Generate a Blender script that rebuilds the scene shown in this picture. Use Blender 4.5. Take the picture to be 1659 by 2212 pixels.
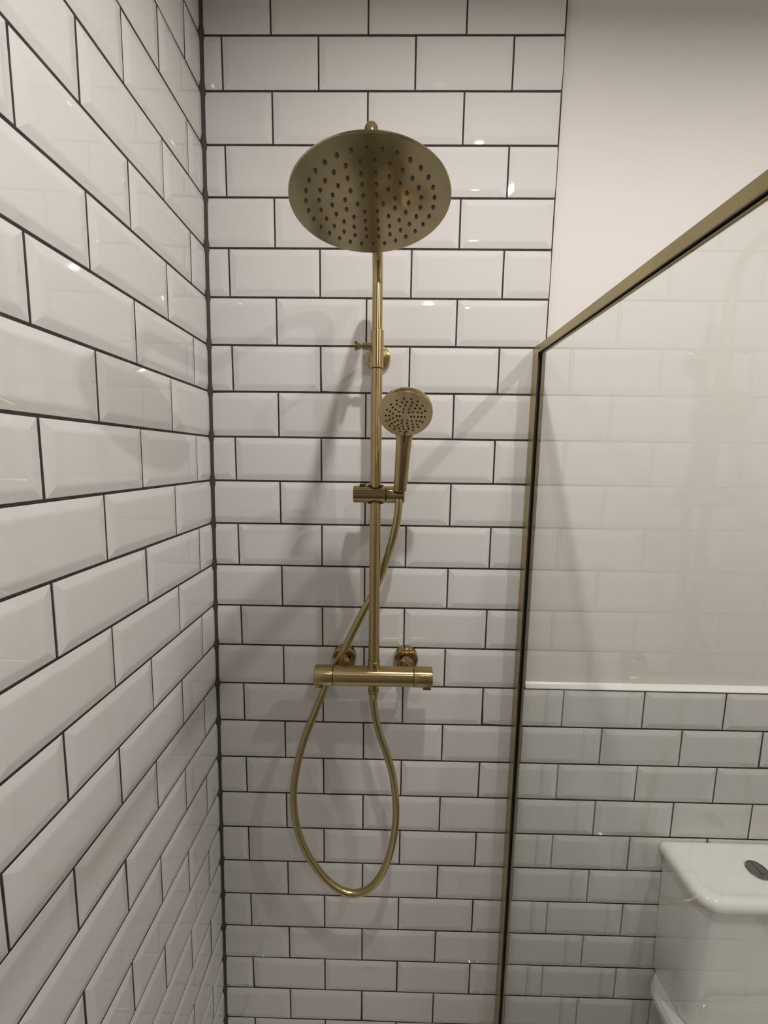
import bpy, bmesh, math, random
from mathutils import Vector, Matrix
random.seed(7)
for o in list(bpy.data.objects):
    bpy.data.objects.remove(o, do_unlink=True)
sc = bpy.context.scene
COL = sc.collection
ZO = 1.75                      # height of the tile-grid origin above the floor (m)

# ------------------------------------------------------------------ camera
f_px, rx, ry, rz = 881.1122, 0.1318, 0.0140, 0.0131
def _m(a): return Matrix(a)
Ry = _m(((math.cos(ry), 0, math.sin(ry)), (0, 1, 0), (-math.sin(ry), 0, math.cos(ry))))
Rx = _m(((1, 0, 0), (0, math.cos(rx), -math.sin(rx)), (0, math.sin(rx), math.cos(rx))))
Rz = _m(((math.cos(rz), -math.sin(rz), 0), (math.sin(rz), math.cos(rz), 0), (0, 0, 1)))
Mw = Rz @ Rx @ Ry @ _m(((1, 0, 0), (0, 0, -1), (0, 1, 0)))      # rows: right, down, forward
cd = bpy.data.cameras.new('camera'); cam = bpy.data.objects.new('camera', cd); COL.objects.link(cam)
cd.sensor_fit = 'VERTICAL'; cd.sensor_height = 36.0; cd.lens = f_px / 2212 * 36.0
cd.clip_start = 0.01
right, down, fwd = Mw[0], Mw[1], Mw[2]
cm = Matrix((right, -down, -fwd)).transposed().to_4x4()
cm.translation = Vector((0.42485, -0.96293, 0.05776 + ZO))
cam.matrix_world = cm
sc.camera = cam

# ------------------------------------------------------------------ world, lights, exposure
w = bpy.data.worlds.new('world'); sc.world = w; w.use_nodes = True
w.node_tree.nodes['Background'].inputs[0].default_value = (0.9, 0.92, 1.0, 1)
w.node_tree.nodes['Background'].inputs[1].default_value = 0.0
sc.view_settings.view_transform = 'Standard'
sc.view_settings.look = 'None'
sc.view_settings.gamma = 1.0
sc.view_settings.use_curve_mapping = False
sc.view_settings.exposure = 1.0

CEIL = 1.040
DOWNLIGHTS = [  # x, y (m), watts
    (0.570, -0.690, 4.1, 'round recessed ceiling downlight over the shower enclosure'),
    (1.420, -0.780, 4.3, 'round recessed ceiling downlight over the toilet'),
    (0.860, -1.650, 2.2, 'round recessed ceiling downlight in the middle of the room'),
]
for lx, ly, watts, _ in DOWNLIGHTS:
    ld = bpy.data.lights.new('downlight_lamp', 'AREA')
    ld.shape = 'DISK'; ld.size = 0.042; ld.energy = watts; ld.spread = math.radians(172)
    ld.color = (1.0, 0.962, 0.935)
    lo = bpy.data.objects.new('downlight_lamp', ld); COL.objects.link(lo)
    lo.location = (lx, ly, CEIL - 0.012 + ZO)

# ------------------------------------------------------------------ materials
def mat(name, base, rough=0.5, metal=0.0, **kw):
    m = bpy.data.materials.new(name); m.use_nodes = True
    nt = m.node_tree; b = nt.nodes['Principled BSDF']
    b.inputs['Base Color'].default_value = (*base, 1)
    b.inputs['Roughness'].default_value = rough
    b.inputs['Metallic'].default_value = metal
    for k, v in kw.items():
        b.inputs[k].default_value = v
    return m
def noise_bump(m, scale, strength, dist=0.001, detail=2.0):
    nt = m.node_tree; b = nt.nodes['Principled BSDF']
    g = nt.nodes.new('ShaderNodeNewGeometry')
    n = nt.nodes.new('ShaderNodeTexNoise'); n.inputs['Scale'].default_value = scale; n.inputs['Detail'].default_value = detail
    nt.links.new(g.outputs['Position'], n.inputs['Vector'])
    bp = nt.nodes.new('ShaderNodeBump'); bp.inputs['Strength'].default_value = strength; bp.inputs['Distance'].default_value = dist
    nt.links.new(n.outputs['Fac'], bp.inputs['Height']); nt.links.new(bp.outputs['Normal'], b.inputs['Normal'])
    return m
def noise_color(m, c0, c1, scale, stretch=(1, 1, 1), lo=0.35, hi=0.65):
    nt = m.node_tree; b = nt.nodes['Principled BSDF']
    g = nt.nodes.new('ShaderNodeNewGeometry')
    mp = nt.nodes.new('ShaderNodeMapping'); mp.inputs['Scale'].default_value = stretch
    n = nt.nodes.new('ShaderNodeTexNoise'); n.inputs['Scale'].default_value = scale; n.inputs['Detail'].default_value = 3
    r = nt.nodes.new('ShaderNodeValToRGB')
    r.color_ramp.elements[0].position = lo; r.color_ramp.elements[0].color = (*c0, 1)
    r.color_ramp.elements[1].position = hi; r.color_ramp.elements[1].color = (*c1, 1)
    nt.links.new(g.outputs['Position'], mp.inputs['Vector']); nt.links.new(mp.outputs[0], n.inputs['Vector'])
    nt.links.new(n.outputs['Fac'], r.inputs['Fac']); nt.links.new(r.outputs['Color'], b.inputs['Base Color'])
    return m
M_TILE = noise_bump(mat('tile_glaze', (0.69, 0.67, 0.645), 0.025), 9.0, 0.06, 0.002, 0.0)
M_GROUT = noise_color(mat('dark_grout', (0.03, 0.025, 0.02), 0.85), (0.022, 0.017, 0.014), (0.045, 0.036, 0.030), 60)
M_SEAL = noise_bump(mat('grout_bead', (0.050, 0.041, 0.034), 0.7), 90, 0.4, 0.002)
M_PAINT = noise_bump(mat('wall_paint', (0.745, 0.71, 0.67), 0.55), 220, 0.08, 0.0006, 3)
M_DARKWALL = mat('darkened_wall', (0.30, 0.285, 0.27), 0.7)  # unseen wall; colour darkened for dim brass reflections and less bounced light
M_CEIL = mat('ceiling_paint', (0.82, 0.80, 0.77), 0.8)
M_TRIM = mat('white_trim', (0.86, 0.84, 0.80), 0.30)
M_FLOOR = noise_color(mat('floor_tile', (0.2, 0.19, 0.18), 0.35), (0.16, 0.15, 0.145), (0.24, 0.225, 0.21), 5)
M_TRAY = mat('tray_acrylic', (0.72, 0.70, 0.68), 0.08)
BR0, BR1 = (0.42, 0.32, 0.16), (0.50, 0.39, 0.205)
M_BRASS = noise_color(mat('brushed_brass', BR0, 0.13, 1.0), BR0, BR1, 18, (1, 1, .25), .2, .8)
M_BRASS_POL = noise_color(mat('polished_brass', BR0, 0.09, 1.0), (0.42, 0.32, 0.165), (0.49, 0.38, 0.20), 30)
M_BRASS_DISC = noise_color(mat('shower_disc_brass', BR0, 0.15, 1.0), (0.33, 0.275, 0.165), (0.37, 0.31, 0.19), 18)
M_BRASS_HOSE = mat('hose_brass', (0.50, 0.42, 0.20), 0.25, 1.0)
def brushed(name, axis, c0, c1, rough=0.36, aniso=0.9):
    """metal brushed around an axis: highlights stretch along the axis (rods) or radially (discs)"""
    m = noise_color(mat(name, c0, rough, 1.0), c0, c1, 18, (1, 1, .25), .2, .8)
    nt = m.node_tree; b = nt.nodes['Principled BSDF']
    b.inputs['Anisotropic'].default_value = aniso; b.inputs['Anisotropic Rotation'].default_value = 0.25
    t = nt.nodes.new('ShaderNodeTangent'); t.direction_type = 'RADIAL'; t.axis = axis
    nt.links.new(t.outputs[0], b.inputs['Tangent'])
    return m
M_BRASS_Z = brushed('brushed_brass_upright', 'Z', BR0, BR1, 0.27, 0.88)
M_BRASS_X = brushed('brushed_brass_bar', 'X', BR0, BR1, 0.26, 0.88)
M_BRASS_Y = brushed('brushed_brass_disc', 'Y', BR0, BR1, 0.30)
M_BRASS_FACE = brushed('circular_brushed_brass', 'Z', (0.70, 0.57, 0.335), (0.75, 0.61, 0.36), 0.42)  # base colour lightened to stand in for the bright reflection on the spray face
M_BRASS_SAT = noise_color(mat('satin_brass_frame', BR0, 0.36, 1.0), (0.41, 0.345, 0.19), (0.46, 0.39, 0.22), 12)
M_RUBBER = mat('black_rubber', (0.012, 0.012, 0.012), 0.5)
M_NOZZ = mat('nozzle_rubber', (0.10, 0.08, 0.05), 0.4)
M_HOLE = mat('nozzle_hole', (0.02, 0.012, 0.006), 0.6)
M_CERAMIC = mat('white_ceramic', (0.86, 0.845, 0.815), 0.05)
M_CHROME = mat('flush_chrome', (0.30, 0.28, 0.27), 0.16, 1.0)
def glass():
    m = bpy.data.materials.new('clear_glass'); m.use_nodes = True
    nt = m.node_tree; nt.nodes.clear()
    o = nt.nodes.new('ShaderNodeOutputMaterial'); mx = nt.nodes.new('ShaderNodeMixShader')
    t = nt.nodes.new('ShaderNodeBsdfTransparent'); t.inputs[0].default_value = (0.972, 0.984, 0.972, 1)
    g = nt.nodes.new('ShaderNodeBsdfGlossy'); g.inputs['Roughness'].default_value = 0.0; g.inputs[0].default_value = (1, 1, 1, 1)
    # Schlick reflectance of an air-glass face, the same from either side of the slab
    ge = nt.nodes.new('ShaderNodeNewGeometry'); dt = nt.nodes.new('ShaderNodeVectorMath'); dt.operation = 'DOT_PRODUCT'
    nt.links.new(ge.outputs['Normal'], dt.inputs[0]); nt.links.new(ge.outputs['Incoming'], dt.inputs[1])
    def mth(op, x, y=None):
        q = nt.nodes.new('ShaderNodeMath'); q.operation = op
        for i, v in enumerate((x, y)):
            if v is None: continue
            if isinstance(v, (int, float)): q.inputs[i].default_value = v
            else: nt.links.new(v, q.inputs[i])
        return q.outputs[0]
    c = mth('ABSOLUTE', dt.outputs['Value'])
    p5 = mth('POWER', mth('SUBTRACT', 1.0, c), 5.0)
    fac = mth('ADD', mth('MULTIPLY', p5, 0.96), 0.04)
    nt.links.new(fac, mx.inputs[0]); nt.links.new(t.outputs[0], mx.inputs[1]); nt.links.new(g.outputs[0], mx.inputs[2])
    nt.links.new(mx.outputs[0], o.inputs[0])
    return m
M_GLASS = glass()
def emit(name, col, s):
    m = bpy.data.materials.new(name); m.use_nodes = True
    b = m.node_tree.nodes['Principled BSDF']
    b.inputs['Emission Color'].default_value = (*col, 1); b.inputs['Emission Strength'].default_value = s
    return m

# ------------------------------------------------------------------ helpers
def W(x, y, z):                # photograph-grid millimetres -> metres
    return Vector((x / 1000, y / 1000, z / 1000 + ZO))
def tag(o, label=None, cat=None, group=None, kind=None):
    if label: o['label'] = label
    if cat: o['category'] = cat
    if group: o['group'] = group
    if kind: o['kind'] = kind
    return o
def root(name, loc, label, cat, group=None):
    e = bpy.data.objects.new(name, None); COL.objects.link(e); e.location = loc; e.empty_display_size = 0.05
    return tag(e, label, cat, group)
def obj(name, bm, material, parent=None, smooth=None, mats=None):
    """bm is in world metres; origin goes to the parent's origin."""
    me = bpy.data.meshes.new(name)
    bmesh.ops.recalc_face_normals(bm, faces=bm.faces)
    off = Vector((0, 0, 0))
    p = parent
    while p is not None:
        off += p.location; p = p.parent
    bmesh.ops.translate(bm, verts=bm.verts, vec=-off)
    if smooth is not None:
        for f in bm.faces: f.smooth = True
        for e in bm.edges:
            if len(e.link_faces) == 2 and e.calc_face_angle(0) > smooth: e.smooth = False
    bm.to_mesh(me); bm.free()
    me.materials.append(material)
    o = bpy.data.objects.new(name, me); COL.objects.link(o); o.parent = parent
    return o
SM = math.radians(32)
def add_box(bm, a, b):
    x0, y0, z0 = a; x1, y1, z1 = b
    v = [bm.verts.new(c) for c in ((x0,y0,z0),(x1,y0,z0),(x1,y1,z0),(x0,y1,z0),(x0,y0,z1),(x1,y0,z1),(x1,y1,z1),(x0,y1,z1))]
    for q in ((0,3,2,1),(4,5,6,7),(0,1,5,4),(1,2,6,5),(2,3,7,6),(3,0,4,7)):
        bm.faces.new([v[i] for i in q])
def boxbm(a, b, bev=0.0, seg=2):
    bm = bmesh.new(); add_box(bm, a, b)
    if bev: bmesh.ops.bevel(bm, geom=bm.edges[:], offset=bev, segments=seg, profile=0.5, affect='EDGES')
    return bm
def add_lathe(bm, origin, axis, prof, n=48):
    """prof: (distance along axis m, radius m); ends with r=0 are closed, others capped."""
    axis = Vector(axis).normalized()
    u = axis.orthogonal().normalized(); v = axis.cross(u)
    rings = []
    for d, r in prof:
        c = Vector(origin) + axis * d
        if r <= 1e-7: rings.append([bm.verts.new(c)])
        else: rings.append([bm.verts.new(c + (u * math.cos(2*math.pi*i/n) + v * math.sin(2*math.pi*i/n)) * r) for i in range(n)])
    for a, b in zip(rings, rings[1:]):
        if len(a) == 1 and len(b) == 1: continue
        for i in range(n):
            j = (i + 1) % n
            if len(a) == 1: bm.faces.new((a[0], b[i], b[j]))
            elif len(b) == 1: bm.faces.new((a[i], b[0], a[j]))
            else: bm.faces.new((a[i], b[i], b[j], a[j]))
    if len(rings[0]) > 1: bm.faces.new(rings[0])
    if len(rings[-1]) > 1: bm.faces.new(rings[-1])
def lathe(origin, axis, prof, n=48):
    bm = bmesh.new(); add_lathe(bm, origin, axis, prof, n); return bm
def mmprof(p): return [(d / 1000, r / 1000) for d, r in p]
def catmull(pts, sub=8):
    out = []
    P = [pts[0]] + list(pts) + [pts[-1]]
    for i in range(1, len(P) - 2):
        p0, p1, p2, p3 = P[i-1], P[i], P[i+1], P[i+2]
        for k in range(sub):
            t = k / sub
            out.append(0.5 * ((2*p1) + (p2-p0)*t + (2*p0-5*p1+4*p2-p3)*t*t + (3*p1-p0-3*p2+p3)*t**3))
    out.append(pts[-1]); return out
def tube(pts, rad, n=20):
    bm = bmesh.new()
    if not hasattr(rad, '__len__'): rad = [rad] * len(pts)
    t0 = (pts[1] - pts[0]).normalized(); u = t0.orthogonal().normalized()
    rings = []
    for i, p in enumerate(pts):
        t = (pts[min(i+1, len(pts)-1)] - pts[max(i-1, 0)]).normalized()
        u = (u - t * u.dot(t)).normalized(); v = t.cross(u)
        rings.append([bm.verts.new(p + (u*math.cos(2*math.pi*k/n) + v*math.sin(2*math.pi*k/n)) * rad[i]) for k in range(n)])
    for a, b in zip(rings, rings[1:]):
        for k in range(n):
            bm.faces.new((a[k], b[k], b[(k+1) % n], a[(k+1) % n]))
    bm.faces.new(rings[0]); bm.faces.new(rings[-1])
    return bm

# ------------------------------------------------------------------ the setting
PX, PZ = 202.0, 102.403
JV, JH = 3.6, 4.4              # joint widths
XO, XE = 60.84, 164.22         # first joints of odd / even courses, back wall
YO, YE = 68.84, 166.61         # first joints of odd / even courses, left wall
XR = 768.5                     # right edge of the full-height tiling
TILT, SKEW = 0.017, -0.005
zj = lambda k: -(k - 10) * PZ  # bottom of course k-1 / top of course k
R0, R1 = 0, 26                 # courses
DADO = 15
FLOORZ = -1750.0
XW, YW = 2000.0, -2300.0
CZ = CEIL * 1000
PAINT_Y = 11.0
FACE, EDGE = 3.4, 0.5          # tile face and tile lip stand proud of the joint plane
BEV = 14.0

def tile_bm(u0b, u0t, u1, v0, v1, cutl=False, cutr=False, cutt=False):
    """plan (u, v), height h towards the room; u0b/u0t: left edge at the bottom / top"""
    bm = bmesh.new()
    rings = [(0.0, -5.0), (0.0, EDGE - 0.4), (0.35, EDGE), (BEV - 2.6, FACE - 0.56), (BEV - 0.4, FACE - .22), (BEV + 1.8, FACE - .05), (BEV + 4.2, FACE)]
    R = []
    for d, h in rings:
        dl = 0 if cutl else d; dr = 0 if cutr else d; dt = 0 if cutt else d
        def lx(v): return u0b + (u0t - u0b) * (v - v0) / (v1 - v0)
        a, b = v0 + d, v1 - dt
        R.append([bm.verts.new((x / 1000, y / 1000, h / 1000)) for x, y in ((lx(a) + dl, a), (u1 - dr, a), (u1 - dr, b), (lx(b) + dl, b))])
    for a, b in zip(R, R[1:]):
        for i in range(4):
            j = (i + 1) % 4
            bm.faces.new((a[i], a[j], b[j], b[i]))
    bm.faces.new(R[-1])
    for i in range(4):
        pass
    bmesh.ops.recalc_face_normals(bm, faces=bm.faces)
    # keep the room side facing outwards
    top = max(bm.faces, key=lambda f: f.calc_center_median().z)
    if top.normal.z < 0: bmesh.ops.reverse_faces(bm, faces=bm.faces)
    return bm
_cache = {}
def tile_mesh(key):
    k = tuple(round(x, 2) if not isinstance(x, bool) else x for x in key)
    if k not in _cache:
        bm = tile_bm(*key); me = bpy.data.meshes.new('tile'); bm.to_mesh(me); bm.free()
        me.materials.append(M_TILE); _cache[k] = me
    return _cache[k]
def put_tile(parent, key, mtx, pu, pv):
    o = bpy.data.objects.new('tile', tile_mesh(key)); COL.objects.link(o); o.parent = parent
    jit = Matrix.Rotation(math.radians(random.gauss(0, 0.22)), 4, 'X') @ Matrix.Rotation(math.radians(random.gauss(0, 0.16)), 4, 'Y')
    o.matrix_world = mtx @ Matrix.Translation((pu / 1000, pv / 1000, 0)) @ jit
    return o

# back wall -----------------------------------------------------------
wall_back = tag(obj('wall_back', boxbm(W(-200, PAINT_Y, FLOORZ), W(XW + 100, 120, CZ)), M_PAINT),
                'white painted back wall above and beside the bevelled tiling', 'wall', kind='structure')
bm = bmesh.new()
add_box(bm, W(-60, 0.1, FLOORZ), W(XR + 3.0, PAINT_Y + 2, CZ))
add_box(bm, W(XR + 3.0, 0.1, FLOORZ), W(XW, PAINT_Y + 2, zj(DADO) + 1.5))
obj('grout', bm, M_GROUT, wall_back)
MB = Matrix(((1, 0, 0, 0), (0, 0, -1, 0), (0, 1, 0, ZO), (0, 0, 0, 1)))      # u->x, v->z, h->-y
CORN = 9.5
for r in range(R0, R1 + 1):
    z1 = min(zj(r), CZ) - JH/2; z0 = max(zj(r + 1), FLOORZ) + JH/2
    cutt = zj(r) > CZ + 1
    first = XE if r % 2 == 0 else XO
    xmax = XR if r < DADO else 1900.0
    edges = [None] + [first + PX * j for j in range(0, 12)]
    for i in range(len(edges) - 1):
        a, b = edges[i], edges[i + 1]
        cutl = cutr = False
        if a is None:
            cutl = True; al = lambda z: TILT * z + CORN
            lo, hi = al(z0), al(z1)
        else:
            if a > xmax - 5: break
            lo = hi = a + JV/2
        if b > xmax - 8 and b < xmax + 8: b = xmax + JV/2
        if b > xmax + 8: b = xmax + JV/2; cutr = True
        hgt = z1 - z0; cu = (lo + b - JV/2) / 2; cv = (z0 + z1) / 2
        key = (lo - cu, hi - cu, b - JV/2 - cu, -hgt/2, hgt/2, cutl, cutr, cutt)
        put_tile(wall_back, key, MB, cu, cv)

# left wall -----------------------------------------------------------
def LW(u, v, h):               # u: distance from the corner along -y, v: height, h: into the room
    return Vector(((TILT * v - SKEW * u * 1 + h) / 1000, -u / 1000, v / 1000 + ZO))
LWLEN = 2300.0
bm = bmesh.new()
pts = [LW(-100, FLOORZ, -120), LW(LWLEN, FLOORZ, -120), LW(LWLEN, CZ, -120), LW(-100, CZ, -120),
       LW(-100, FLOORZ, -8), LW(LWLEN, FLOORZ, -8), LW(LWLEN, CZ, -8), LW(-100, CZ, -8)]
v = [bm.verts.new(p) for p in pts]
for q in ((0,3,2,1),(4,5,6,7),(0,1,5,4),(1,2,6,5),(2,3,7,6),(3,0,4,7)): bm.faces.new([v[i] for i in q])
wall_left = tag(obj('wall_left', bm, M_PAINT), 'left shower wall covered in white bevelled brick-bond tiles', 'wall', kind='structure')
NT = 8                          # tiles per course, from the corner
LEND = YE + PX * (NT - 1)
bm = bmesh.new()
pts = [LW(-3, FLOORZ, -9), LW(LEND, FLOORZ, -9), LW(LEND, CZ, -9), LW(-3, CZ, -9),
       LW(-3, FLOORZ, -0.1), LW(LEND, FLOORZ, -0.1), LW(LEND, CZ, -0.1), LW(-3, CZ, -0.1)]
v = [bm.verts.new(p) for p in pts]
for q in ((0,3,2,1),(4,5,6,7),(0,1,5,4),(1,2,6,5),(2,3,7,6),(3,0,4,7)): bm.faces.new([v[i] for i in q])
obj('grout', bm, M_GROUT, wall_left)
# basis: u axis, v axis, normal.  u is mirrored (u' = -u) to stay right-handed
au = (LW(1000, 0, 0) - LW(0, 0, 0)).normalized(); av = (LW(0, 1000, 0) - LW(0, 0, 0)).normalized()
an = (-au).cross(av).normalized()
if an.x < 0: an = -an
av = an.cross(-au).normalized()
ML = Matrix((-au, av, an)).transposed().to_4x4(); ML.translation = LW(0, 0, 0)
for r in range(R0, R1 + 1):
    z1 = min(zj(r), CZ) - JH/2; z0 = max(zj(r + 1), FLOORZ) + JH/2
    cutt = zj(r) > CZ + 1
    first = YE if r % 2 == 0 else YO
    edges = [CORN - JV/2] + [first + PX * j for j in range(0, NT)]
    for i in range(len(edges) - 1):
        a, b = edges[i], edges[i + 1]
        if a > LEND - 5: break
        cut_far = False
        if b > LEND + 8: b = LEND; cut_far = True
        # local u' = -u, so the corner side is the right-hand side
        lo, hi = -(b - JV/2), -(a + JV/2)
        hgt = z1 - z0; cu = (lo + hi) / 2; cv = (z0 + z1) / 2
        put_tile(wall_left, (lo - cu, lo - cu, hi - cu, -hgt/2, hgt/2, cut_far, i == 0, cutt), ML, cu, cv)

# uneven grout bead in the corner -------------------------------------
bm = bmesh.new(); rows = []
zz = FLOORZ + 2
rng = random.Random(3)
ph = [rng.uniform(0, 6) for _ in range(6)]
while zz < CZ:
    k = (zz / PZ) % 1.0; near = max(0.0, 1 - min(k, 1 - k) / 0.16)
    wob = 0.5*math.sin(zz*0.05+ph[0]) + 0.45*math.sin(zz*0.113+ph[1]) + 0.35*math.sin(zz*0.23+ph[2])
    wob2 = 0.5*math.sin(zz*0.043+ph[3]) + 0.45*math.sin(zz*0.127+ph[4]) + 0.35*math.sin(zz*0.21+ph[5])
    a = 9.8 + 0.8*wob + 0.25*near; b = 9.4 + 0.8*wob2 + 0.25*near
    x = TILT * zz
    sec = [(x - 3, 4), (x + a, 4), (x + a, -2.4), (x + a*0.66, -4.0), (x + 4.4, -b*0.66), (x + 2.6, -b), (x - 3, -b)]
    rows.append([bm.verts.new(W(px, py, zz)) for px, py in sec]); zz += 6.0
for a, b in zip(rows, rows[1:]):
    n = len(a)
    for i in range(n): bm.faces.new((a[i], a[(i+1) % n], b[(i+1) % n], b[i]))
bm.faces.new(rows[0]); bm.faces.new(rows[-1])
tag(obj('corner_bead', bm, M_SEAL, wall_back, SM), 'uneven dark grout bead running up the tiled corner')

# white ledge above the half-height tiling ------------------------------
bm = bmesh.new(); zt = zj(DADO)
prof = [(PAINT_Y + 1, 1.5), (-2.6, 1.5), (-3.4, 2.6), (-3.0, 4.2), (-1.2, 5.4), (4, 7.0), (8, 9.5), (PAINT_Y - 0.6, 13.0), (PAINT_Y + 1, 14.0)]
ends = []
for x in (XR + 4, XW):
    ends.append([bm.verts.new(W(x, y, zt + dz)) for y, dz in prof])
n = len(prof)
for i in range(n): bm.faces.new((ends[0][i], ends[0][(i+1) % n], ends[1][(i+1) % n], ends[1][i]))
bm.faces.new(ends[0]); bm.faces.new(ends[1])
tag(obj('trim_1', bm, M_TRIM, None, SM), 'thin white sealed ledge along the top of the half-height tiles', 'trim', kind='structure')

# rest of the room -----------------------------------------------------
tag(obj('floor', boxbm(W(-200, YW - 100, FLOORZ - 60), W(XW + 100, 120, FLOORZ)), M_FLOOR), 'grey bathroom floor below the toilet', 'floor', kind='structure')
tag(obj('ceiling', boxbm(W(-200, YW - 100, CZ), W(XW + 100, 120, CZ + 60)), M_CEIL), 'white ceiling holding the recessed downlights', 'ceiling', kind='structure')
tag(obj('wall_right', boxbm(W(XW, YW, FLOORZ), W(XW + 100, PAINT_Y, CZ)), M_PAINT), 'white painted wall on the far side of the toilet', 'wall', kind='structure')
tag(obj('wall_front', boxbm(W(-200, YW - 100, FLOORZ), W(XW, YW, CZ)), M_DARKWALL), 'unseen wall facing the shower, darkened to dim bounce and brass reflections', 'wall', kind='structure')

# ------------------------------------------------------------------ shower tray (below the frame)
def rrect(x0, x1, y0, y1, r, n=6):
    out = []
    for cx, cy, a0 in ((x1-r, y1-r, 0), (x0+r, y1-r, 90), (x0+r, y0+r, 180), (x1-r, y0+r, 270)):
        for i in range(n + 1):
            a = math.radians(a0 + 90*i/n); out.append((cx + r*math.cos(a), cy + r*math.sin(a)))
    return out
def loft(sections, cap0=True, cap1=True):
    bm = bmesh.new(); R = [[bm.verts.new(p) for p in s] for s in sections]
    for a, b in zip(R, R[1:]):
        n = len(a)
        for i in range(n): bm.faces.new((a[i], a[(i+1) % n], b[(i+1) % n], b[i]))
    if cap0: bm.faces.new(R[0])
    if cap1: bm.faces.new(R[-1])
    return bm
def sect(x0, x1, y0, y1, r, z, n=6): return [W(x, y, z) for x, y in rrect(x0, x1, y0, y1, r, n)]
tray = root('shower_tray', W(380, -600, FLOORZ), 'low-profile white shower tray on the shower floor', 'shower tray')
x0, x1, y0, y1 = -18, 738, -1180, -6
obj('tray_body', loft([sect(x0, x1, y0, y1, 10, FLOORZ), sect(x0, x1, y0, y1, 10, FLOORZ+34), sect(x0+5, x1-5, y0+5, y1-5, 8, FLOORZ+39),
      sect(x0+40, x1-40, y0+40, y1-40, 20, FLOORZ+39), sect(x0+60, x1-60, y0+60, y1-60, 20, FLOORZ+26)]), M_TRAY, tray, SM)
obj('drain_cover', lathe(W(380, -300, FLOORZ+26), (0,0,1), mmprof([(0,56),(6,56),(9,52),(9,0)])), M_BRASS, tray, SM)

# ------------------------------------------------------------------ downlights (fittings)
for i, (lx, ly, watts, lab) in enumerate(DOWNLIGHTS):
    d = root('downlight', (lx, ly, CEIL + ZO), lab, 'downlight', 'ceiling downlights')
    bm = bmesh.new()
    n = 40; R = []
    for dz, r in ((0, .045), (-.003, .044), (-.004, .040), (-.003, .031), (0, .030)):
        R.append([bm.verts.new((lx + r*math.cos(2*math.pi*k/n), ly + r*math.sin(2*math.pi*k/n), CEIL + ZO + dz)) for k in range(n)])
    for a, b in zip(R, R[1:]):
        for k in range(n): bm.faces.new((a[k], a[(k+1) % n], b[(k+1) % n], b[k]))
    obj('bezel', bm, M_TRIM, d, SM)

# ------------------------------------------------------------------ shower column
YP = -85.0; XP = 393.6; ZV = -438.5
sh = root('shower_column', W(XP, YP, ZV), 'brushed brass thermostatic shower column with round overhead rain head on tiled wall', 'shower')
# thermostatic bar valve
xa, xj1, xj2, xb = 258.5, 301.0, 485.0, 528.0
obj('valve_body', lathe(W(xj1 + .8, YP, ZV), (1,0,0), mmprof([(0,21.6),(.8,22.3),(xj2-xj1-2.4,22.3),(xj2-xj1-1.6,21.6)]), 64), M_BRASS_X, sh, SM)
for nm, s, x, lab in (('control_knob', -1, xj1, 'left flow knob of the bar valve'), ('control_knob', 1, xj2, 'right temperature knob with a small stop button')):
    L = 42.5
    k = obj(nm, lathe(W(x, YP, ZV), (s,0,0), mmprof([(0,20.5),(.6,22.6),(1.2,22.9),(L-2.2,22.9),(L-.7,22.2),(L,20.8),(L,16),(L-.8,15.5),(L-.8,0)]), 64), M_BRASS_X, sh, SM)
    k['label'] = lab
    # grip lug under the knob
    obj('grip_lug', boxbm(W(x + s*30 - 9, YP - 16, ZV - 23.4), W(x + s*30 + 9, YP - 8, ZV - 15), .0008), M_BRASS_POL, k, SM)
    if s > 0:
        a = math.radians(25)
        c = W(510, YP - 22*math.cos(a), ZV + 22*math.sin(a))
        obj('stop_button', lathe(c, (0, -math.cos(a), math.sin(a)), mmprof([(-2,4.6),(1.8,4.6),(2.8,3.8),(3.2,0)]), 20), M_BRASS_POL, k, SM)
for x in (xj1, xj2):
    obj('shadow_gap', lathe(W(x - 1.0, YP, ZV), (1,0,0), mmprof([(0,20.0),(2.2,20.0)]), 48), M_RUBBER, sh, SM)
for x, lab in ((318.5, 'left wall rose and inlet union'), (470.4, 'right wall rose and inlet union')):
    zr = -431.0
    rose = obj('wall_rose', lathe(W(x, -2.5, zr), (0,-1,0), mmprof([(0,29.5),(16,29.5),(18.2,29.0),(19.4,28.0),(20,26.5),(20.4,12),(21.6,11),(21.6,0)]), 56), M_BRASS_POL, sh, SM)
    rose['label'] = lab
    obj('union_nut', lathe(W(x, -23.5, zr - 2), (0,-1,0), mmprof([(0,10),(4,10),(5,15.5),(8,17),(16,17),(18.5,15.5),(20,12.5),(24,11.5),(30,13.5),(40,13.5)]), 6 if False else 28), M_BRASS_POL, rose, SM)
    obj('offset_tail', lathe(W(x, -60, zr - 4), (0,-1,0), mmprof([(0,13),(18,13)]), 28), M_BRASS, rose, SM)
# riser socket and hose outlet
obj('riser_socket', lathe(W(XP, YP, ZV + 15), (0,0,1), mmprof([(0,13.6),(21,13.6),(22.5,13.9),(23.2,13.2),(23.2,0)]), 40), M_BRASS_Z, sh, SM)
obj('set_screw', boxbm(W(XP - 1.6, YP - 14.4, ZV + 27), W(XP + 5.5, YP - 12, ZV + 30.4), .0006), M_RUBBER, sh)
obj('hose_outlet', lathe(W(XP, YP, ZV - 19), (0,0,-1), mmprof([(0,11.5),(11,11.5),(11.5,12.2),(13,12.2)]), 36), M_BRASS, sh, SM)
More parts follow.
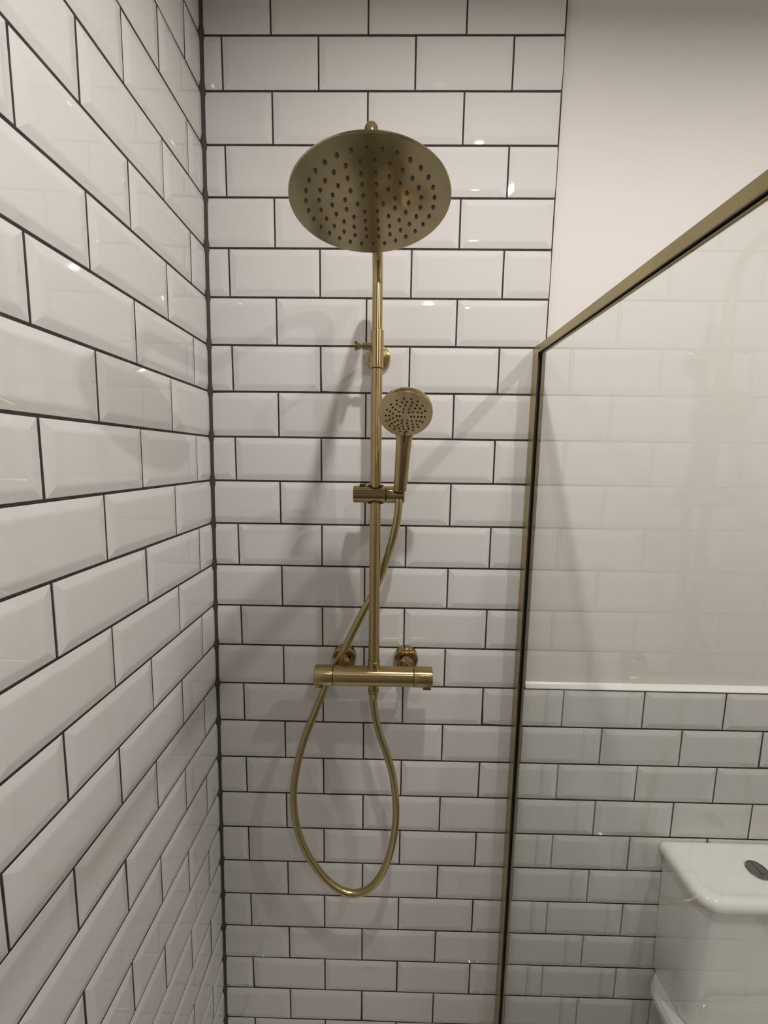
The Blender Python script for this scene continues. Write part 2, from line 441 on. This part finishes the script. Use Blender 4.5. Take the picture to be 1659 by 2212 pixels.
# riser: lower pole, telescopic collar, upper pole and swan-neck arm
ZC0, ZC1 = 241.5, 316.5
obj('riser_pole', lathe(W(XP, YP, ZV + 38), (0,0,1), mmprof([(0,12.0),(ZC0 - ZV - 38,12.0)]), 48), M_BRASS_Z, sh, SM)
obj('pole_gap', lathe(W(XP, YP, ZC0 - 1.4), (0,0,1), mmprof([(0,12.3),(1.4,12.3)]), 40), M_RUBBER, sh, SM)
br = obj('riser_bracket', lathe(W(XP, YP, ZC0), (0,0,1), mmprof([(0,13.2),(.8,13.9),(ZC1-ZC0-.8,13.9),(ZC1-ZC0,13.0)]), 48), M_BRASS_Z, sh, SM)
obj('bracket_arm', lathe(W(XP, -10, 279.5), (0,-1,0), mmprof([(0,10.5),(68,10.5)]), 32), M_BRASS, br, SM)
obj('wall_flange', lathe(W(XP, -2.5, 279.5), (0,-1,0), mmprof([(0,27.8),(9,27.8),(11.5,27.0),(13,25),(13.4,22),(13.4,0)]), 56), M_BRASS_Y, br, SM)
kn = obj('thumb_screw', lathe(W(XP - 12, YP, 285.5), (-1,0,0), mmprof([(0,7.2),(17,7.2),(17.6,6.6),(19,3.8),(20.5,3.6),(21.5,5.6),(26,7.4),(32,9.6),(33.4,9.6),(34,8.8),(34,0)]), 28), M_BRASS_POL, br, SM)
obj('screw_lever', tube([W(XP - 40.5, YP - 2, 285.3), W(XP - 40.5, YP - 20, 284.8), W(XP - 40.5, YP - 31, 284.4), W(XP - 40.5, YP - 32.5, 284.4)], [.0034, .0034, .0034, .0020], 16), M_BRASS_POL, kn, SM)
ZA = 466.0; HX, HY, HZ = 395.0, -408.0, 371.5
obj('upper_pole', lathe(W(XP, YP, ZC1 - 2), (0,0,1), mmprof([(0,10.6),(ZA - 62 - ZC1 + 2,10.6)]), 40), M_BRASS_Z, sh, SM)
pts = [W(XP, YP, ZA - 66), W(XP, YP, ZA - 61)]
for i in range(1, 13):
    a = math.radians(90 * i / 12); r = 60
    pts.append(W(XP, YP - r*(1 - math.cos(a)), ZA - r + r*math.sin(a)))
for t in (.33, .66, 1):
    pts.append(W(XP + (HX - XP)*t, (YP - 60) + ((HY + 25) - (YP - 60))*t, ZA))
for i in range(1, 11):
    a = math.radians(90 * i / 10); r = 25
    pts.append(W(HX, HY + 25 - r*math.sin(a), ZA - r + r*math.cos(a)))
pts.append(W(HX, HY, ZA - 42))
rad = [.0106] * (2 + 12) + [.0104, .0100, .0096] + [.0094 - .0001*i for i in range(10)] + [.0085]
obj('overhead_arm', tube(pts, rad, 32), M_BRASS, sh, SM)
# rain head
tl = math.radians(-6.1); tb = math.radians(1.6)
ex = Vector((1, 0, math.tan(tb))).normalized(); ey = Vector((0, 1, math.tan(tl))); ey = (ey - ex * ex.dot(ey)).normalized(); ez = ex.cross(ey)
hc = W(HX, HY, HZ)
bm = bmesh.new()
add_lathe(bm, hc, ez, mmprof([(0,0),(0,98.8),(.3,99.6),(.8,100),(2.2,100),(2.8,99.5),(3.2,97),(6.5,60),(10,30),(13,17),(20,15.5),(23,14.5),(24,11),(24,0)]), 128)
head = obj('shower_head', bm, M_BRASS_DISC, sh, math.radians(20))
head['label'] = 'round flat rain shower head seen from below'
obj('ball_joint', lathe(hc + ez * .022, ez, mmprof([(0,9),(3,12),(8,13.2),(13,12.4),(17,10.2),(20,9.5),(24,9.5)]), 32), M_BRASS_POL, head, SM)
bmn = bmesh.new(); add_lathe(bmn, (0,0,0), (0,0,-1), mmprof([(-.3,2.7),(.5,2.6),(1.2,2.0),(2.3,1.5),(2.6,0.9)]), 10)
for f in bmn.faces: f.smooth = True
nme = bpy.data.meshes.new('nozzle'); bmesh.ops.recalc_face_normals(bmn, faces=bmn.faces); bmn.to_mesh(nme); bmn.free(); nme.materials.append(M_NOZZ)
hm = Matrix((ex, ey, ez)).transposed().to_4x4()
base_off = Vector(sh.location)
for ring, (n, half) in enumerate(((6, 0), (12, 1), (18, 0), (24, 1), (30, 1)), 1):
    R = 15.9 * ring
    for k in range(n):
        a = 2*math.pi*(k + (.5 if half else 0)) / n
        o = bpy.data.objects.new('nozzle', nme); COL.objects.link(o); o.parent = head
        m = hm.copy(); m.translation = hc - base_off + ex*(R*math.cos(a)/1000) + ey*(R*math.sin(a)/1000)
        o.matrix_local = m
# sliding handset holder
ZS = -20.5
hold = obj('handset_holder', lathe(W(346, YP, ZS), (1,0,0), mmprof([(0,16.5),(.8,18.2),(1.4,18.6),(68.5,18.6),(69.4,17.6)]), 56), M_BRASS_POL, sh, SM)
obj('shadow_gap', lathe(W(414.8, YP, ZS), (1,0,0), mmprof([(0,17),(2,17)]), 40), M_RUBBER, hold, SM)
obj('swivel_socket', lathe(W(416.6, YP, ZS), (1,0,0), mmprof([(0,17.6),(.8,18.6),(37.5,18.6),(38.8,18.0),(39.4,16.5),(39.4,0)]), 56), M_BRASS_POL, hold, SM)
for s in (1, -1):
    # saddle-shaped black gasket where the pole passes through
    ring = []
    for i in range(49):
        a = 2*math.pi*i/48; r = 13.6
        dx, dy = r*math.cos(a), r*math.sin(a)
        ring.append(W(XP + dx*1.12, YP + dy, ZS + s*(math.sqrt(max(0, 18.9**2 - dy*dy)) + 0.2)))
    obj('gasket', tube(ring, .0021, 10), M_RUBBER, hold, SM)
obj('release_button', boxbm(W(359.5, YP - 9, ZS + 13), W(371.5, YP + 7, ZS + 22.5), .0016), M_RUBBER, hold, SM)

# ------------------------------------------------------------------ hand shower (rests in the holder)
E = math.radians(41)
fn = Vector((0, -math.cos(E), -math.sin(E))); fx = Vector((1, 0, 0)); fv = Vector((0, -math.sin(E), math.cos(E)))
hb = W(446, -103, -9.5)
fc = W(452.1, -175, 139.0)
hs = root('hand_shower', hb, 'brass hand shower with round perforated face resting in the sliding holder', 'hand shower')
T = 19.0
bm = lathe(fc - fn*(T/1000), fn, mmprof([(0,0),(0,42),(1.2,46.5),(3.5,49.5),(6.5,51.2),(9.0,51.6),(11.0,51.6),(11.6,50.7),(12.2,50.7),(12.8,51.4),(16.5,51.4),(18.2,50.8)]), 96)
hd = obj('spray_head', bm, M_BRASS_POL, hs, math.radians(25))
hm = Matrix((fx, fn.cross(fx), fn)).transposed().to_4x4()
fp = obj('face_plate', lathe((0, 0, 0), (0, 0, 1), mmprof([(0,50.6),(1.2,50.3),(2.0,49.2),(2.2,47.5),(2.4,0)]), 96), M_BRASS_FACE, None, SM)
fp.parent = hd
m = hm.copy(); m.translation = fc - fn*.0022 - hb; fp.matrix_local = m
PTS = [(903,1408),(1012,1410),(797,1435),(1112,1443),(873,1458),(953,1450),(1032,1462),(710,1488),(797,1485),(1103,1495),(1188,1500),(848,1513),(930,1497),(1012,1503),(738,1530),(1152,1540),(1080,1540),(652,1562),(783,1557),(902,1552),(987,1553),(1233,1578),(700,1585),(832,1588),(897,1593),(985,1597),(1048,1595),(1123,1595),(1182,1600),(743,1617),(632,1645),(685,1647),(800,1650),(848,1650),(1022,1658),(1070,1660),(1132,1660),(1185,1660),(1238,1662),(743,1682),(645,1725),(693,1708),(822,1712),(888,1712),(973,1713),(1037,1720),(1108,1720),(1167,1720),(1210,1740),(772,1738),(885,1752),(968,1755),(728,1762),(1055,1770),(1125,1773),(695,1797),(828,1782),(778,1807),(902,1803),(982,1800),(1067,1813),(1150,1808),(845,1833),(918,1843),(995,1838),(770,1850),(1067,1858),(865,1880),(967,1882)]
bmn = bmesh.new(); add_lathe(bmn, (0,0,0), (0,0,1), mmprof([(-.4,2.0),(.35,2.0),(.8,1.6),(.9,0.0)]), 12)
hme = bpy.data.meshes.new('spray_nozzle'); bmesh.ops.recalc_face_normals(bmn, faces=bmn.faces); bmn.to_mesh(hme); bmn.free(); hme.materials.append(M_HOLE)
hm = Matrix((fx, fn.cross(fx), fn)).transposed().to_4x4()
for px, py in PTS:
    u = (px - 938) / 410 * 50.3; vv = -(py - 1632) / 323 * 50.3
    o = bpy.data.objects.new('spray_nozzle', hme); COL.objects.link(o); o.parent = hd
    m = hm.copy(); m.translation = fc + fn*.0002 + fx*(u/1000) + fv*(vv/1000) - hb
    o.matrix_local = m
# handle with flared neck
nb = fc - fn*.0105 - fv*.049                   # lower rim of the head, mid-thickness
def hsec(c, ax, wx, wy, n=36, pw=2.5):
    sx = (Vector((1,0,0)) - ax*ax.x).normalized(); sy = ax.cross(sx)
    out = []
    for i in range(n):
        a = 2*math.pi*i/n; ca, sa = math.cos(a), math.sin(a)
        out.append(c + sx*(wx/1000*math.copysign(abs(ca)**(2/pw), ca)) + sy*(wy/1000*math.copysign(abs(sa)**(2/pw), sa)))
    return out
secs = []
ax0 = (nb - hb).normalized()
L = (nb - hb).length
for t, wx, wy in ((0, 9.5, 9.0), (.0, 12.8, 11.6), (.02, 13.6, 12.2), (.1, 13.8, 12.4), (.5, 14.8, 12.2), (.75, 15.6, 11.2), (.86, 16.0, 10.2)):
    secs.append(hsec(hb + ax0*(L*t), ax0, wx, wy))
for t, wx, wy in ((.93, 16.8, 9.4), (1.0, 19.5, 8.6), (1.07, 25, 7.6), (1.13, 33, 6.2)):
    axm = (ax0*(1 - min(1, (t-.86)/.2)) + fv*min(1, (t-.86)/.2)).normalized()
    c = nb + (ax0*(L*(t-1)) if t <= 1 else fv*(L*(t-1)))
    secs.append(hsec(c, axm, wx, wy))
obj('handle', loft(secs), M_BRASS_POL, hs, SM)
# spray selector slot at the neck
c0 = fc - fv*.0395 + fn*.0004; c1 = nb - ax0*.012 + Vector((0, -.0105, 0)); c2 = c1 - ax0*.010
obj('selector_slot', tube([c0, (c0*2+c1)/3 + fn*.0006, (c0+c1*2)/3 + fn*.0004, c1, c2], .0014, 10), M_RUBBER, hs, SM)
obj('handle_collar', lathe(hb + ax0*.001, -ax0, mmprof([(0,10.8),(1.6,10.8),(2.4,9.5)]), 32), M_RUBBER, hs, SM)

# ------------------------------------------------------------------ hose
HP = [(443.8,-95.0,-28.0),(443.8,-95.0,-42.8),(440.4,-92.0,-76.4),(432.1,-85.0,-118.7),(420.5,-72.0,-163.6),(406.2,-58.0,-210.7),(391.4,-50.0,-252.0),(372.2,-48.0,-288.9),(350.7,-47.0,-332.8),(328.8,-46.0,-379.7),(304.4,-45.0,-429.7),(287.7,-46.0,-462.5),(274.0,-52.0,-494.9),(252.7,-60.0,-549.9),(231.0,-66.0,-606.4),(214.4,-70.0,-664.5),(204.0,-73.0,-723.9),(201.5,-75.0,-772.0),(205.5,-76.0,-821.4),(218.8,-78.0,-876.5),(241.2,-79.0,-926.4),(275.5,-80.0,-976.6),(310.1,-81.0,-1007.3),(344.9,-82.0,-1018.3),(379.5,-83.0,-1008.0),(407.9,-84.0,-976.9),(430.1,-85.0,-927.0),(443.9,-85.0,-868.9),(450.7,-85.0,-805.6),(448.6,-85.0,-743.6),(439.9,-85.0,-682.8),(424.9,-85.0,-629.2),(409.1,-85.0,-582.1),(397.8,-85.0,-535.6),(393.8,-85.0,-500.0),(393.6,-85.0,-478.0)]
hose = root('shower_hose', W(344.9, -82, -1018.3), 'flexible brass shower hose hanging in a long loop below the bar valve', 'hose')
obj('hose_tube', tube(catmull([W(*p) for p in HP], 8), .0086, 20), M_BRASS_HOSE, hose, SM)
obj('hose_nut', lathe(W(XP, YP, -471), (0,0,-1), mmprof([(0,11.0),(1,12.2),(9,12.2),(12,10.6),(19,9.4),(20,8.8)]), 24), M_BRASS_POL, hose, SM)

# ------------------------------------------------------------------ glass shower screen
XG0, XG1 = 741.0, 757.0
scr = root('shower_screen', W((XG0+XG1)/2, -450, FLOORZ), 'clear glass shower screen with slim satin brass frame fixed to the tiled wall', 'shower screen')
ZT = 306.0; YEND = -1150.0
bm = bmesh.new()
add_box(bm, W(XG0, -36, FLOORZ + 40), W(XG0 + 1.8, -FACE - .2, ZT)); add_box(bm, W(XG1 - 1.8, -36, FLOORZ + 40), W(XG1, -FACE - .2, ZT))
add_box(bm, W(XG0 + 1.8, -8, FLOORZ + 40), W(XG1 - 1.8, -FACE - .2, ZT)); add_box(bm, W(XG0 + 10.6, -34.5, FLOORZ + 40), W(XG1 - 1.8, -8, ZT))
bmesh.ops.bevel(bm, geom=bm.edges[:], offset=.0004, segments=1, affect='EDGES')
obj('wall_channel', bm, M_BRASS_SAT, scr)
obj('channel_seal', boxbm(W(XG0 + 1.8, -33, FLOORZ + 40), W(XG0 + 5.9, -9, ZT - 2)), M_RUBBER, scr)
bm = bmesh.new()
ZB = 288.5
add_box(bm, W(XG0, YEND, ZB), W(XG0 + 1.8, -37, ZT - 1)); add_box(bm, W(XG1 - 1.8, YEND, ZB), W(XG1, -37, ZT - 1))
add_box(bm, W(XG0 + 1.8, YEND, ZT - 5), W(XG1 - 1.8, -37, ZT - 1))
bmesh.ops.bevel(bm, geom=bm.edges[:], offset=.0004, segments=1, affect='EDGES')
obj('top_rail', bm, M_BRASS_SAT, scr)
obj('rail_seal', boxbm(W(XG0 + 1.8, YEND, ZB + 1.5), W(XG0 + 5.9, -38, ZT - 5)), M_RUBBER, scr)
obj('rail_insert', boxbm(W(XG0 + 10.6, YEND, ZB + 1.2), W(XG1 - 1.8, -38, ZT - 5)), M_BRASS_SAT, scr)
obj('glass_pane', boxbm(W(XG0 + 6.0, YEND, FLOORZ + 44), W(XG0 + 9.2, -10, ZT - 6)), M_GLASS, scr)
obj('bottom_rail', boxbm(W(XG0, YEND, FLOORZ + .5), W(XG1, -FACE - .2, FLOORZ + 40), .001), M_BRASS_SAT, scr)

# ------------------------------------------------------------------ toilet
tx = 1340.0
wc = root('toilet', W(tx, -80, FLOORZ), 'white ceramic close-coupled toilet behind the glass screen', 'toilet')
hw = 178
def bodysec(z, hw, yf, r): return sect(tx - hw, tx + hw, yf, -4.5, r, z, 8)
def dsec(hw, yf, rf, z, yb=-4.5, n=8):
    """straight back corners, rounded front corners"""
    out = [(tx + hw, yb), (tx - hw, yb)]
    for cx, a0 in ((tx - hw + rf, 180), (tx + hw - rf, 270)):
        for i in range(n + 1):
            a = math.radians(a0 + 90*i/n); out.append((cx + rf*math.cos(a), yf + rf + rf*math.sin(a)))
    return [W(x, y, z) for x, y in out]
cis = obj('cistern', loft([dsec(168, -128, 34, -1322), dsec(172, -132, 36, -1316), dsec(177, -140, 38, -1150), dsec(180, -145, 40, -958)]), M_CERAMIC, wc, SM)
lid = obj('cistern_lid', loft([dsec(188, -150, 44, -959), dsec(192, -156, 47, -955), dsec(193.5, -158.5, 48, -948), dsec(192, -157, 47, -940), dsec(188, -153, 45, -934),
          dsec(181, -147, 42, -930.5), dsec(174, -141, 40, -929, -8), dsec(169, -137, 40, -929.6, -10), dsec(163, -131, 44, -932.6, -14), dsec(156, -125, 48, -934.0, -20), dsec(146, -116, 50, -934.4, -28)]), M_CERAMIC, wc, SM)
btn = obj('flush_button', lathe(W(tx, -72, -935.5), (0,0,1), mmprof([(0,24),(4,24),(6,22.5),(6.4,20),(5.2,19.4),(5.2,0)]), 48), M_CHROME, lid, SM)
obj('button_split', boxbm(W(tx - 1, -90, -930.9), W(tx + 1, -54, -929.9)), M_RUBBER, btn)
def psec(hw, yf, rf, rb, z, yb=-4.5, n=8):
    """pan outline: rounded front, softly rounded back corners"""
    out = []
    for cx, cy, r, a0 in ((tx + hw - rb, yb - rb, rb, 0), (tx - hw + rb, yb - rb, rb, 90), (tx - hw + rf, yf + rf, rf, 180), (tx + hw - rf, yf + rf, rf, 270)):
        for i in range(n + 1):
            a = math.radians(a0 + 90*i/n); out.append((cx + r*math.cos(a), cy + r*math.sin(a)))
    return [W(x, y, z) for x, y in out]
obj('pan', loft([psec(120, -560, 115, 20, FLOORZ), psec(122, -565, 118, 20, FLOORZ + 40), psec(132, -580, 125, 22, FLOORZ + 200), psec(165, -620, 155, 30, FLOORZ + 330),
                 psec(194, -650, 180, 45, FLOORZ + 380), psec(203, -660, 186, 55, FLOORZ + 402), psec(202, -658, 185, 55, FLOORZ + 414), psec(194, -652, 180, 50, FLOORZ + 424), psec(182, -644, 172, 45, FLOORZ + 427.5)]), M_CERAMIC, wc, SM)
def ssec(hw, yf, yb, z): return dsec(hw, yf, hw - 4, z, yb)
obj('seat_lid', loft([ssec(176, -655, -190, FLOORZ + 429), ssec(182, -662, -186, FLOORZ + 434), ssec(182, -662, -186, FLOORZ + 452), ssec(174, -654, -194, FLOORZ + 459), ssec(120, -600, -240, FLOORZ + 462)]), M_TRIM, wc, SM)
